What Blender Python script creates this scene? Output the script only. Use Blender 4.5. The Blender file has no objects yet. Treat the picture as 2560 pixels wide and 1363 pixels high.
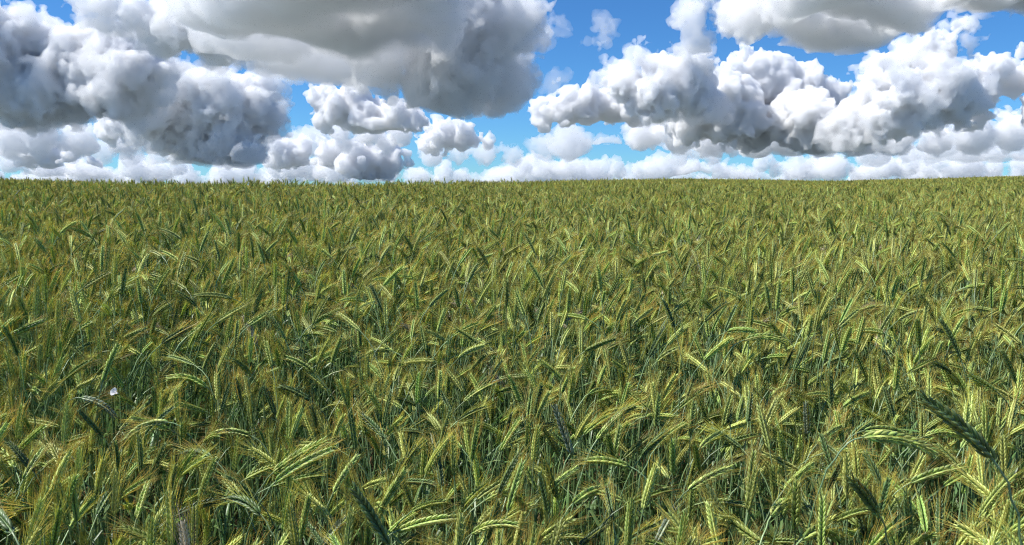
import bpy, math, random
import numpy as np
from mathutils import Vector

# ------------------------------------------------------------------ camera, sky, sun, exposure
PW, PH, FPX = 2560.0, 1363.0, 2009.0          # photograph size and focal length in its pixels
EYE_Y = 468.0                                 # eye level in the photograph
CAM_Z = 1.65
PITCH = math.atan((PH / 2 - EYE_Y) / FPX)
scene = bpy.context.scene
root_col = scene.collection

cam_data = bpy.data.cameras.new('camera')
cam_data.sensor_width = 36.0
cam_data.lens = 36.0 * FPX / PW
cam_data.clip_start = 0.05
cam_data.clip_end = 400000.0
cam_data.dof.use_dof = True
cam_data.dof.focus_distance = 3.2
cam_data.dof.aperture_fstop = 18.0
cam = bpy.data.objects.new('camera', cam_data)
cam.location = (0, 0, CAM_Z)
cam.rotation_euler = (math.pi / 2 - PITCH, 0, 0)
root_col.objects.link(cam)
scene.camera = cam

SUN_AZ = math.radians(-95.0)                  # from straight ahead (+Y); minus is to the left
SUN_EL = math.radians(55.0)
to_sun = Vector((math.sin(SUN_AZ) * math.cos(SUN_EL), math.cos(SUN_AZ) * math.cos(SUN_EL), math.sin(SUN_EL)))

world = bpy.data.worlds.new('World')
scene.world = world
world.use_nodes = True
wn, wl = world.node_tree.nodes, world.node_tree.links
wn.clear()
sky = wn.new('ShaderNodeTexSky')
sky.sky_type = 'NISHITA'
sky.sun_disc = False
sky.sun_elevation = SUN_EL
sky.sun_rotation = SUN_AZ
sky.altitude = 1500.0
sky.air_density = 1.0
sky.dust_density = 0.0
sky.ozone_density = 2.5
hsv = wn.new('ShaderNodeHueSaturation')
hsv.inputs['Saturation'].default_value = 1.02
bg = wn.new('ShaderNodeBackground')
bg.inputs['Strength'].default_value = 0.085
wo = wn.new('ShaderNodeOutputWorld')
wl.new(sky.outputs[0], hsv.inputs['Color'])
tint = wn.new('ShaderNodeMix'); tint.data_type = 'RGBA'; tint.blend_type = 'MULTIPLY'
tint.inputs[0].default_value = 1.0; tint.inputs[7].default_value = (0.35, 0.70, 1.04, 1)
wl.new(hsv.outputs[0], tint.inputs[6]); wl.new(tint.outputs[2], bg.inputs[0])
wl.new(bg.outputs[0], wo.inputs[0])

sun_data = bpy.data.lights.new('sun', 'SUN')
sun_data.energy = 4.3
sun_data.angle = math.radians(0.5)
sun_data.color = (1.0, 0.975, 0.94)
sun = bpy.data.objects.new('sun', sun_data)
sun.rotation_euler = (-to_sun).to_track_quat('-Z', 'Y').to_euler()
sun.location = (-30, -10, 60)
root_col.objects.link(sun)

vs = scene.view_settings
vs.view_transform = 'Standard'
vs.look = 'None'
vs.exposure = 0.6
vs.gamma = 1.0
vs.use_curve_mapping = False

cy = scene.cycles
cy.max_bounces = 16
cy.diffuse_bounces = 3
cy.glossy_bounces = 2
cy.transmission_bounces = 4
cy.transparent_max_bounces = 64
cy.volume_bounces = 13
cy.use_denoising = True
cy.denoiser = 'OPENIMAGEDENOISE'
cy.denoising_prefilter = 'NONE'
cy.filter_width = 1.2
cy.use_adaptive_sampling = True
cy.adaptive_threshold = 0.025
cy.adaptive_min_samples = 24
cy.sample_clamp_indirect = 6.0

# ------------------------------------------------------------------ helpers
CP, SP = math.cos(PITCH), math.sin(PITCH)

def ray(px, py):
    """direction of a point of the photograph, with y (depth along the ground) = 1"""
    u, v = (px - PW / 2) / FPX, (PH / 2 - py) / FPX
    d = np.array([u, CP + v * SP, -SP + v * CP])
    return d / d[1]

def at(px, py, depth):
    return np.array([0, 0, CAM_Z]) + ray(px, py) * depth

def project(P):
    P = np.atleast_2d(P)
    x, y, z = P[:, 0], P[:, 1], P[:, 2] - CAM_Z
    f = y * CP - z * SP
    up = y * SP + z * CP
    return np.stack([PW / 2 + FPX * x / f, PH / 2 - FPX * up / f, f], 1)

def tag(o, label=None, cat=None, group=None, kind=None):
    if label: o['label'] = label
    if cat: o['category'] = cat
    if group: o['group'] = group
    if kind: o['kind'] = kind
    return o

def mesh_from(name, V, F, mat_idx=None, attrs=None, smooth=True):
    """V (n,3); F a list of (k,4) or (k,3) index arrays"""
    me = bpy.data.meshes.new(name)
    V = np.asarray(V, np.float32)
    loops = np.concatenate([np.asarray(f, np.int32).ravel() for f in F])
    tot = np.concatenate([np.full(len(f), np.asarray(f).shape[1], np.int32) for f in F])
    start = np.concatenate([[0], np.cumsum(tot)[:-1]]).astype(np.int32)
    me.vertices.add(len(V)); me.vertices.foreach_set('co', V.ravel())
    me.loops.add(len(loops)); me.loops.foreach_set('vertex_index', loops)
    me.polygons.add(len(tot)); me.polygons.foreach_set('loop_start', start)
    if mat_idx is not None:
        me.polygons.foreach_set('material_index', np.asarray(mat_idx, np.int32))
    me.polygons.foreach_set('use_smooth', np.full(len(tot), smooth, bool))
    for k, a in (attrs or {}).items():
        at_ = me.attributes.new(k, 'FLOAT', 'POINT')
        at_.data.foreach_set('value', np.asarray(a, np.float32))
    me.update(calc_edges=True)
    return me

class Nodes:
    def __init__(self, name):
        self.m = bpy.data.materials.new(name)
        self.m.use_nodes = True
        self.t = self.m.node_tree
        self.t.nodes.clear()
        self.out = self.t.nodes.new('ShaderNodeOutputMaterial')
    def n(self, kind, **kw):
        nd = self.t.nodes.new(kind)
        for k, v in kw.items():
            if k.startswith('_'): setattr(nd, k[1:], v)
        return nd
    def l(self, a, b): self.t.links.new(a, b)
    def ramp(self, fac, stops):
        r = self.n('ShaderNodeValToRGB')
        cr = r.color_ramp
        while len(cr.elements) < len(stops): cr.elements.new(0.5)
        for e, (p, c) in zip(cr.elements, stops):
            e.position = p; e.color = (*c, 1)
        self.l(fac, r.inputs[0])
        return r.outputs[0]
    def mix(self, fac, a, b, mode='MIX'):
        m = self.n('ShaderNodeMix', _data_type='RGBA', _blend_type=mode)
        for s, v in ((m.inputs[0], fac), (m.inputs[6], a), (m.inputs[7], b)):
            if isinstance(v, (int, float)): s.default_value = v
            elif isinstance(v, tuple): s.default_value = (*v, 1)
            else: self.l(v, s)
        return m.outputs[2]

# ------------------------------------------------------------------ ground
SKYLINE = np.array([  # photograph x, skyline y, distance of the crest in metres
    (-900, 450, 34), (-300, 448, 34), (0, 452, 32), (140, 456, 26), (330, 459, 17), (600, 460, 14), (900, 461, 15),
    (1100, 460.5, 18), (1300, 457, 25), (1500, 453, 36), (1700, 450, 46), (1900, 453, 54), (2080, 456, 58),
    (2300, 452, 62), (2560, 447, 66), (2900, 444, 68), (3500, 446, 60)])
CANOPY = 1.06

def ground_height(x, y):
    x, y = np.asarray(x, float), np.asarray(y, float)
    d = np.hypot(x, y) + 1e-6
    az = np.arctan2(x, y)
    azc = np.clip(az, -0.78, 0.78)
    px = PW / 2 + FPX * np.tan(azc) / CP
    sy = np.interp(px, SKYLINE[:, 0], SKYLINE[:, 1])
    dc = np.interp(px, SKYLINE[:, 0], SKYLINE[:, 2])
    el = (EYE_Y - sy) / FPX                       # slope of the line of sight that grazes the crest
    t = np.clip((d - 1.3) / (dc - 1.3), 0, 1)
    w = (1 - t) ** np.interp(dc, [14, 60], [1.6, 3.8])
    side = np.interp(np.abs(az), [0.8, 1.6], [1, 0])
    up = (el * np.minimum(d, dc) + (CAM_Z - CANOPY - 0.17) * (1 - w)) * side
    back = np.clip(d - dc, 0, None)
    fall = -np.minimum(0.0032 * back ** 2, 0.05 * back)
    fall = np.maximum(fall, -6.0)
    bump = 0.02 * np.sin(x * 1.3 + 0.5) * np.sin(y * 0.9 + 1.0)
    return up + fall + bump * np.exp(-d / 60)

m = Nodes('field_soil')
tc = m.n('ShaderNodeTexCoord')
n1 = m.n('ShaderNodeTexNoise'); n1.inputs['Scale'].default_value = 14; n1.inputs['Detail'].default_value = 8
n2 = m.n('ShaderNodeTexNoise'); n2.inputs['Scale'].default_value = 0.05; n2.inputs['Detail'].default_value = 4
m.l(tc.outputs['Object'], n1.inputs['Vector']); m.l(tc.outputs['Object'], n2.inputs['Vector'])
c1 = m.ramp(n1.outputs[0], [(0.3, (0.05, 0.032, 0.016)), (0.55, (0.13, 0.08, 0.04)), (0.75, (0.22, 0.13, 0.055))])
geo = m.n('ShaderNodeNewGeometry')
ln = m.n('ShaderNodeVectorMath', _operation='LENGTH'); m.l(tc.outputs['Object'], ln.inputs[0])
mr = m.n('ShaderNodeMapRange'); mr.inputs[1].default_value = 16; mr.inputs[2].default_value = 26; m.l(ln.outputs['Value'], mr.inputs[0])
c2 = m.ramp(n2.outputs[0], [(0.35, (0.10, 0.12, 0.11)), (0.65, (0.17, 0.19, 0.17))])
mr2 = m.n('ShaderNodeMapRange'); mr2.inputs[1].default_value = 900; mr2.inputs[2].default_value = 2500; m.l(ln.outputs['Value'], mr2.inputs[0])
c3 = m.ramp(n2.outputs[0], [(0.35, (0.15, 0.18, 0.055)), (0.65, (0.22, 0.22, 0.075))])
col = m.mix(mr.outputs[0], c1, m.mix(mr2.outputs[0], c3, c2))
b = m.n('ShaderNodeBsdfPrincipled'); b.inputs['Roughness'].default_value = 0.95
m.l(col, b.inputs['Base Color'])
bp = m.n('ShaderNodeBump'); bp.inputs['Strength'].default_value = 0.6; bp.inputs['Distance'].default_value = 0.02
m.l(n1.outputs[0], bp.inputs['Height']); m.l(bp.outputs[0], b.inputs['Normal'])
m.l(b.outputs[0], m.out.inputs['Surface'])
SOIL = m.m

radii = np.concatenate([np.linspace(0.15, 12, 90), np.geomspace(12.2, 90, 90), np.geomspace(95, 180000, 40)])
NA = 360
ang = np.linspace(0, 2 * np.pi, NA, endpoint=False)
RR, AA = np.meshgrid(radii, ang, indexing='ij')
GX, GY = RR * np.sin(AA), RR * np.cos(AA)
GZ = ground_height(GX, GY)
V = np.concatenate([np.stack([GX, GY, GZ], -1).reshape(-1, 3), [[0, 0, float(ground_height(0.0, 0.0))]]])
i = np.arange(len(radii) - 1)[:, None] * NA
j = np.arange(NA)[None, :]
jn = (j + 1) % NA
quads = np.stack([i + j, i + NA + j, i + NA + jn, i + jn], -1).reshape(-1, 4)
tris = np.stack([np.full(NA, len(V) - 1), np.arange(NA), (np.arange(NA) + 1) % NA], 1)
me = mesh_from('ground', V, [quads[:, ::-1], tris[:, ::-1]])
me.materials.append(SOIL)
ground = bpy.data.objects.new('ground', me)
root_col.objects.link(ground)
tag(ground, 'brown soil of the rolling field under the green crop', 'ground', kind='structure')

# ------------------------------------------------------------------ clouds: closed bodies of even scattering vapour, lit by the sun
def value_noise(shape, period, rng):
    out = None
    g = [int(math.ceil(n / p)) + 2 for n, p in zip(shape, period)]
    a = rng.random(g).astype(np.float32)
    for ax in range(3):
        c = np.arange(shape[ax]) / period[ax]
        i0 = c.astype(int)
        f = (c - i0).astype(np.float32)
        f = f * f * (3 - 2 * f)
        sh = [1, 1, 1]; sh[ax] = -1
        f = f.reshape(sh)
        a = np.take(a, i0, ax) * (1 - f) + np.take(a, i0 + 1, ax) * f
    return a

CORN = np.array([(0, 0, 0), (1, 0, 0), (0, 1, 0), (1, 1, 0), (0, 0, 1), (1, 0, 1), (0, 1, 1), (1, 1, 1)])
EDGES = [(0, 1), (2, 3), (4, 5), (6, 7), (0, 2), (1, 3), (4, 6), (5, 7), (0, 4), (1, 5), (2, 6), (3, 7)]

def surface_nets(S):
    ins = S < 0
    nx, ny, nz = S.shape
    cnt = np.zeros((nx - 1, ny - 1, nz - 1), np.int8)
    for c in CORN:
        cnt += ins[c[0]:nx - 1 + c[0], c[1]:ny - 1 + c[1], c[2]:nz - 1 + c[2]]
    act = (cnt > 0) & (cnt < 8)
    idx = np.argwhere(act)
    num = np.full(act.shape, -1, np.int32)
    num[act] = np.arange(len(idx))
    val = np.stack([S[idx[:, 0] + c[0], idx[:, 1] + c[1], idx[:, 2] + c[2]] for c in CORN], 1)
    acc = np.zeros((len(idx), 3)); w = np.zeros(len(idx))
    for a, b_ in EDGES:
        va, vb = val[:, a], val[:, b_]
        x = (va < 0) != (vb < 0)
        t = np.where(x, va / np.where(x, va - vb, 1), 0)
        p = CORN[a] + t[:, None] * (CORN[b_] - CORN[a])
        acc += np.where(x[:, None], p, 0); w += x
    V = idx + acc / w[:, None]
    Q = []
    for ax in range(3):
        o1, o2 = [(1, 2), (2, 0), (0, 1)][ax]
        sl0 = [slice(1, n - 1) for n in S.shape]; sl1 = [slice(1, n - 1) for n in S.shape]
        sl0[ax] = slice(0, S.shape[ax] - 1); sl1[ax] = slice(1, S.shape[ax])
        A, B = ins[tuple(sl0)], ins[tuple(sl1)]
        e = np.argwhere(A != B)
        off = np.array([1, 1, 1]); off[ax] = 0
        e = e + off
        flip = ins[e[:, 0], e[:, 1], e[:, 2]]
        d1 = np.zeros(3, int); d1[o1] = 1
        d2 = np.zeros(3, int); d2[o2] = 1
        q = [e, e - d1, e - d1 - d2, e - d2]
        q = np.stack([num[c[:, 0], c[:, 1], c[:, 2]] for c in q], 1)
        q[~flip] = q[~flip][:, ::-1]
        Q.append(q)
    return V, np.concatenate(Q)

def largest_piece(V, Q):
    """keep only the biggest connected piece of a mesh"""
    E = np.concatenate([Q[:, :2], Q[:, 1:3], Q[:, 2:]])
    lab = np.arange(len(V))
    for _ in range(60):
        a_, b_ = lab[E[:, 0]], lab[E[:, 1]]
        bad = a_ != b_
        if not bad.any(): break
        E = E[bad]; a_, b_ = a_[bad], b_[bad]
        lo_, hi_ = np.minimum(a_, b_), np.maximum(a_, b_)
        np.minimum.at(lab, hi_, lo_)
        for _ in range(40):
            nl = lab[lab]
            if (nl == lab).all(): break
            lab = nl
    kv = lab == np.argmax(np.bincount(lab))
    num = np.cumsum(kv) - 1
    return V[kv], num[Q[kv[Q[:, 0]]]]

cloud_mats = {}
def cloud_material(density):
    key = '%.2g' % density
    if key not in cloud_mats:
        mm = Nodes('cloud_vapour')
        v = mm.n('ShaderNodeVolumeScatter')
        v.inputs['Color'].default_value = (1, 1, 1, 1)
        v.inputs['Density'].default_value = float(key)
        v.inputs['Anisotropy'].default_value = 0.0
        mm.l(v.outputs[0], mm.out.inputs['Volume'])
        try: mm.m.cycles.homogeneous_volume = True
        except Exception: pass
        cloud_mats[key] = mm.m
    return cloud_mats[key]

def make_cloud(name, label, balls, D, base, mfp=5.0, depth=1.0, vox=4.1, seed=1, rag=1.4, puff=1.0, swell=1.0, puffy=1.0, veil=0.0, veil_mfp=32.0, group=None, deck=None, ns=1.0):
    rng = np.random.default_rng(seed)
    s = D / FPX
    balls = np.array(balls, float)
    C, R = [], []
    for (x, y, r) in balls:
        if deck:                      # a cloud deck seen from below: y is where its flat base is seen, r in metres
            dd = (deck - CAM_Z) / ray(x, y)[2]
            p = at(x, y, dd); p[2] += 0.3 * r
            r = r / s
        else:
            p = at(x, y, D); p[1] += rng.normal(0, 0.45) * r * s * depth
        C.append(p); R.append(r * s * 0.86)
        n1_ = 16 if r > 45 else 10
        for _ in range(n1_):
            v = rng.normal(size=3); v /= np.linalg.norm(v)
            v[2] = v[2] if v[2] > -0.35 else -v[2]
            r1 = r * rng.uniform(0.26, 0.5)
            c1_ = p + v * (r * 0.80 - r1 * 0.25) * s
            C.append(c1_); R.append(r1 * s)
            if r1 > 7:
                for _ in range(int(11 * puff)):
                    w = rng.normal(size=3); w /= np.linalg.norm(w)
                    w = w + v * 0.7; w /= np.linalg.norm(w)
                    r2 = r1 * rng.uniform(0.22, 0.45)
                    C.append(c1_ + w * (r1 * 0.92) * s); R.append(r2 * s)
    C, R = np.array(C), np.array(R)
    asp = 4.0 if deck else 1.6                     # coarser along the line of sight
    h = np.array([vox * s, vox * s * asp, vox * s])
    zb = deck or at(0, base, D)[2]
    lo = (C - R[:, None]).min(0); hi = (C + R[:, None]).max(0)
    lo[2] = max(lo[2], zb - 12 * s)
    lo -= np.maximum(60 * s * ns, 4 * h); hi += np.maximum(60 * s * ns, 4 * h)
    dim = np.ceil((hi - lo) / h).astype(int) + 1
    far = 95 * s
    S = np.full(dim, far, np.float32)
    ax = [lo[k] + h[k] * np.arange(dim[k]) for k in range(3)]
    pad = 56 * s * ns
    for c, r in zip(C, R):
        i0 = np.maximum(((c - r - pad - lo) / h).astype(int), 0)
        i1 = np.minimum(((c + r + pad - lo) / h).astype(int) + 2, dim)
        if (i1 <= i0).any(): continue
        X = (ax[0][i0[0]:i1[0]] - c[0]) ** 2
        Y = (ax[1][i0[1]:i1[1]] - c[1]) ** 2
        Z = (ax[2][i0[2]:i1[2]] - c[2]) ** 2
        d = np.sqrt((X[:, None, None] + Y[None, :, None] + Z[None, None, :]).astype(np.float32)) - np.float32(r)
        sub = S[i0[0]:i1[0], i0[1]:i1[1], i0[2]:i1[2]]
        np.minimum(sub, d, out=sub)
    # irregular outline, cauliflower billows with creases, and a ragged thin veil outside the dense core
    an = np.array([1, 1 / asp, 1])
    def noise(p):
        return (value_noise(dim, p * an, rng) + value_noise(dim, p * 1.31 * an, rng)) - 1.0
    k = 3.6 / vox * ns
    low = noise(34 * k) * 34 * np.float32(swell)
    bil = np.abs(noise(15 * k)) * 26 + np.abs(noise(7.0 * k)) * 22 + np.abs(noise(3.4 * k)) * 17
    fine = noise(4.5 * k) * 9 + noise(2.4 * k) * 6
    S += np.float32(s * ns) * (low - (bil - 20) * np.float32(puffy))
    bn = (value_noise((dim[0], dim[1], 2), (26, 18, 1), rng)[:, :, :1] - 0.5) * 34 + (value_noise((dim[0], dim[1], 2), (9, 6, 1), rng)[:, :, :1] - 0.5) * 16
    if deck:
        bn = bn * 1.5 + (np.abs(value_noise((dim[0], dim[1], 2), (60, 40, 1), rng)[:, :, :1] - 0.5) * 150 - 40)
    basez = (zb - ax[2])[None, None, :].astype(np.float32) + bn * np.float32(s)
    S1 = S + np.float32(s * rag * ns) * fine
    org = np.array([C[:, 0].mean(), C[:, 1].mean(), zb])
    made = []
    veil_noise = (noise(20 * k) * 30 + noise(9 * k) * 22 + fine * 2.2)
    S2 = S - np.float32(s) * (np.float32(veil) - np.float32(rag) * veil_noise)
    for nm_, SS, f_, off in ((name, S1, mfp, 0.0), ('veil', S2, veil_mfp, 9.0))[:2 if veil else 1]:
        SS = np.maximum(SS, basez - np.float32(off * s))
        SS[0] = SS[-1] = far; SS[:, 0] = SS[:, -1] = far; SS[:, :, 0] = SS[:, :, -1] = far
        V, Q = largest_piece(*surface_nets(SS))
        me = mesh_from(nm_, lo + V * h - org, [Q])
        me.materials.append(cloud_material(1.0 / (f_ * s)))
        o = bpy.data.objects.new(nm_, me)
        root_col.objects.link(o)
        made.append(o)
    made[0].location = org
    if veil: made[1].parent = made[0]
    tag(made[0], label, 'cloud', group)
    global cloud_tris
    cloud_tris += sum(2 * len(o.data.polygons) for o in made)
    return made[0]

cloud_tris = 0
CLOUDS = [
 ('cumulus_cloud', 'large white cumulus bank at the upper left corner with grey flanks', 9000, 335, 24,
  [(-150, 60, 170), (-40, 60, 70), (20, 190, 150), (130, 200, 115), (215, 190, 105), (255, 112, 45), (310, 130, 55), (330, 215, 105)], dict(veil=8.0)),
 ('cumulus_cloud', 'soft grey white cloud shelf left of the big dark cloud base', 7600, 190, 45,
  [(400, 70, 60), (480, 60, 85), (545, 115, 62), (345, 50, 32), (250, 2, 34), (200, -4, 20)], dict(rag=1.6, veil=8.0)),
 ('cumulus_cloud', 'biggest cloud overhead with a broad dark grey flat base', 6500, 195, 116,
  [(560, 60, 380), (640, 130, 420), (640, 10, 420), (740, 165, 420), (760, 70, 520), (780, -40, 520), (860, 175, 430), (880, 90, 520), (900, -20, 520), (970, 150, 420), (990, 60, 430), (980, -60, 480), (1040, 110, 260)],
  dict(deck=1150.0, vox=5.0, swell=1.3, rag=1.5, veil=16.0, veil_mfp=60.0)),
 ('cumulus_cloud', 'pale grey cloud lobe hanging right of the biggest dark cloud', 7600, 280, 75,
  [(1130, 80, 125), (1220, 90, 105), (1285, 90, 50), (1150, 190, 95), (1235, 190, 72), (1060, 205, 75), (960, 215, 55)], dict(rag=1.4, veil=14.0)),
 ('cumulus_cloud', 'white cauliflower cumulus below the dark cloud, left of the blue gap', 14000, 400, 18,
  [(480, 235, 75), (560, 270, 85), (640, 275, 70), (680, 300, 45), (470, 330, 90), (600, 350, 75), (385, 290, 80), (615, 220, 32)], dict(veil=8.0)),
 ('cumulus_cloud', 'white cumulus under the dark cloud, right of the narrow blue gap', 12500, 338, 14,
  [(788, 245, 44), (840, 270, 56), (805, 300, 40), (930, 312, 62), (1005, 315, 55), (880, 250, 36)], {}),
 ('cumulus_cloud', 'low white cumulus with knobbly top left of centre near the horizon', 20000, 440, 14,
  [(722, 385, 48), (760, 372, 42), (825, 385, 52), (900, 402, 55), (980, 405, 45), (700, 405, 40)], {}),
 ('cumulus_cloud', 'small bright cumulus at the centre of the sky above the horizon', 18000, 395, 14,
  [(1070, 365, 40), (1100, 345, 46), (1160, 345, 52), (1220, 350, 52), (1268, 335, 38), (1290, 362, 42), (1340, 375, 40), (1085, 385, 34)], {}),
 ('cumulus_cloud', 'low cream white cumulus standing alone at the left above the horizon', 22000, 422, 14,
  [(60, 388, 34), (120, 383, 38), (180, 392, 36), (230, 402, 28)], {}),
 ('cumulus_cloud', 'flat slate blue cloud band under the large left cumulus bank', 15000, 375, 14,
  [(150, 325, 34), (260, 330, 45), (360, 345, 45), (440, 352, 36), (310, 312, 45)], {}),
 ('cumulus_cloud', 'long grey cloud mass filling the left below the white cumulus bank', 17000, 400, 34,
  [(-60, 330, 66), (30, 345, 60), (110, 335, 60), (200, 345, 62), (290, 345, 62), (380, 350, 62), (470, 355, 56), (560, 362, 50), (640, 365, 44)], dict(swell=0.8, ns=0.8, rag=1.3, vox=5.4)),
 ('cumulus_cloud', 'grey cloud mass under the dark cloud, between the two blue gaps', 16500, 390, 34,
  [(850, 325, 44), (920, 330, 52), (1000, 335, 55), (1080, 340, 46), (860, 355, 36), (960, 360, 40)], dict(swell=0.8, ns=0.8, rag=1.3, vox=5.4)),
 ('cumulus_cloud', 'long grey cloud mass linking the heaps at the right', 14500, 402, 30,
  [(1620, 335, 56), (1700, 340, 62), (1790, 345, 62), (1880, 350, 60), (1970, 350, 58), (2060, 345, 60), (2130, 320, 66), (2150, 345, 60), (2240, 345, 60), (2330, 345, 62), (2420, 340, 64), (2510, 335, 66), (2600, 330, 66)], dict(swell=0.8, ns=0.8, rag=1.3, vox=5.4)),
 ('cumulus_cloud', 'towering white cumulus with a pointed top right of the big blue gap', 11000, 345, 14,
  [(1560, 205, 52), (1588, 150, 38), (1640, 165, 60), (1688, 112, 38), (1696, 78, 20), (1700, 190, 75), (1625, 245, 72), (1740, 240, 56)], dict(veil=8.0)),
 ('cumulus_cloud', 'long low cumulus shelf at the left foot of the pointed tower', 12500, 335, 14,
  [(1350, 292, 30), (1410, 272, 40), (1470, 266, 44), (1530, 272, 46), (1590, 268, 46)], {}),
 ('cumulus_cloud', 'wide cumulus heap with three round domes right of the pointed tower', 12000, 400, 14,
  [(1800, 225, 55), (1850, 178, 38), (1866, 142, 22), (1900, 192, 50), (1950, 192, 42), (1800, 290, 76), (1900, 285, 85), (1720, 305, 66), (2000, 240, 55),
   (2040, 210, 40), (2085, 245, 42), (2000, 315, 76), (2090, 305, 58)], {}),
 ('cumulus_cloud', 'tall cumulus at the right with two slanting horns on top', 10500, 385, 14,
  [(2190, 225, 52), (2250, 175, 52), (2290, 150, 36), (2318, 118, 26), (2338, 94, 19), (2350, 135, 32), (2372, 100, 25), (2394, 72, 19), (2230, 280, 88), (2330, 245, 85), (2160, 305, 66), (2400, 270, 66)], dict(veil=8.0)),
 ('cumulus_cloud', 'bright cumulus heap cut by the right edge of the picture', 11500, 345, 14,
  [(2440, 212, 54), (2492, 190, 40), (2545, 212, 55), (2610, 200, 80), (2460, 280, 76), (2570, 290, 80)], {}),
 ('cloud_scrap', 'loose grey cloud scrap above the pointed cumulus tower', 8000, 140, 26,
  [(1745, 22, 40), (1795, 40, 34), (1735, 78, 20), (1768, 100, 16)], dict(rag=1.6, veil=12.0)),
 ('cumulus_cloud', 'broad soft grey cloud at the top right, seen from below', 6000, 125, 120,
  [(1920, 70, 230), (1990, 95, 270), (2010, 30, 290), (2080, 100, 270), (2110, 30, 300), (2170, 90, 250), (2210, 40, 260), (2270, 70, 170), (2060, -30, 300)],
  dict(deck=1150.0, vox=4.5, rag=1.4, veil=14.0)),
 ('cloud_scrap', 'thin dark grey cloud in the top right corner of the sky', 5500, 48, 26,
  [(2400, 6, 170), (2470, 18, 190), (2550, 30, 210), (2520, -30, 240), (2620, 20, 240)], dict(deck=1150.0, vox=4.5, rag=1.4, veil=14.0)),
 ('cloud_scrap', 'small ragged white scrap alone in the big blue gap', 8500, 160, 38,
  [(1504, 66, 13), (1512, 96, 18), (1494, 114, 13)], dict(rag=1.2, veil=8.0, veil_mfp=90.0, swell=0.5, puffy=0.6)),
 ('cloud_scrap', 'tiny thin scrap low in the big blue gap', 9500, 250, 45,
  [(1398, 202, 15), (1420, 190, 11)], dict(rag=1.2, veil=8.0, veil_mfp=110.0, swell=0.5, puffy=0.6)),
 ('cloud_scrap', 'wispy scrap beside the pale grey cloud lobe', 8500, 160, 45,
  [(1376, 84, 13), (1388, 56, 10), (1364, 108, 9)], dict(rag=1.2, veil=8.0, veil_mfp=110.0, swell=0.5, puffy=0.6)),
]
rngd = np.random.default_rng(44)
DECKS = [(-60, 330, 372, 'far left, above the crop'), (300, 760, 380, 'left of the middle, below the white cumulus'), (700, 1130, 385, 'left of the picture centre'), (1080, 1420, 378, 'at the picture centre'),
         (1360, 1760, 362, 'right of the centre, under the pointed tower'), (1700, 2110, 380, 'under the three domes'), (2040, 2400, 385, 'under the horned cumulus'), (2340, 2660, 375, 'low at the right edge')]
for (xa, xb, yb, where) in DECKS:
    bl = []
    for _ in range(15):
        yy = rngd.uniform(yb, yb + 62)
        bl.append((rngd.uniform(xa, xb), yy, rngd.uniform(420, 850)))
    bl += [(xa + (xb - xa) * q, yb + 25, 640) for q in (0.0, 0.2, 0.4, 0.6, 0.8, 1.0)]
    CLOUDS.append(('cloud_deck', 'flat based slate grey cloud deck ' + where, 27000, yb, 75, bl, dict(deck=1150.0, vox=5.0, ns=0.65, swell=0.9, puffy=1.1, rag=1.3)))
for k, (nm, lab, D, base, mfp, balls, kw) in enumerate(CLOUDS):
    make_cloud(nm, lab, balls, D, base, mfp * 0.6, seed=20 + 7 * k, group='clouds over the field', **kw)

# rows of small far cumulus down to the horizon
rng0 = np.random.default_rng(5)
rows = [(448, 48000, 33, -80, 2680), (466, 75000, 30, -80, 2680)]
third = ['at the far left', 'left of the middle', 'in the middle', 'right of the middle', 'at the far right']
rowname = ['upper row', 'lowest row along the crop']
for ri, (by, D, r, x0, x1) in enumerate(rows):
    nseg = 5
    w = (x1 - x0) / nseg
    for k in range(nseg):
        xs = x0 + w * k
        bl = []
        x = xs + rng0.uniform(0, r)
        while x < xs + w * 0.96:
            rr = r * rng0.uniform(0.6, 1.35)
            bl.append((x, by - rr * rng0.uniform(0.2, 1.1), rr))
            x += rr * rng0.uniform(0.6, 1.1)
        where = third[k] if nseg == 5 else third[k + 2]
        make_cloud('distant_cloud', 'far small cumulus bank %s, %s above the horizon' % (where, rowname[ri]), bl, D, by, 20.0, vox=3.8, ns=0.5, swell=0.9, puffy=1.1, rag=1.2, 
                   seed=200 + ri * 10 + k, puff=0.5, group='far cloud rows at the horizon')

print('cloud tris', cloud_tris)

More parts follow.
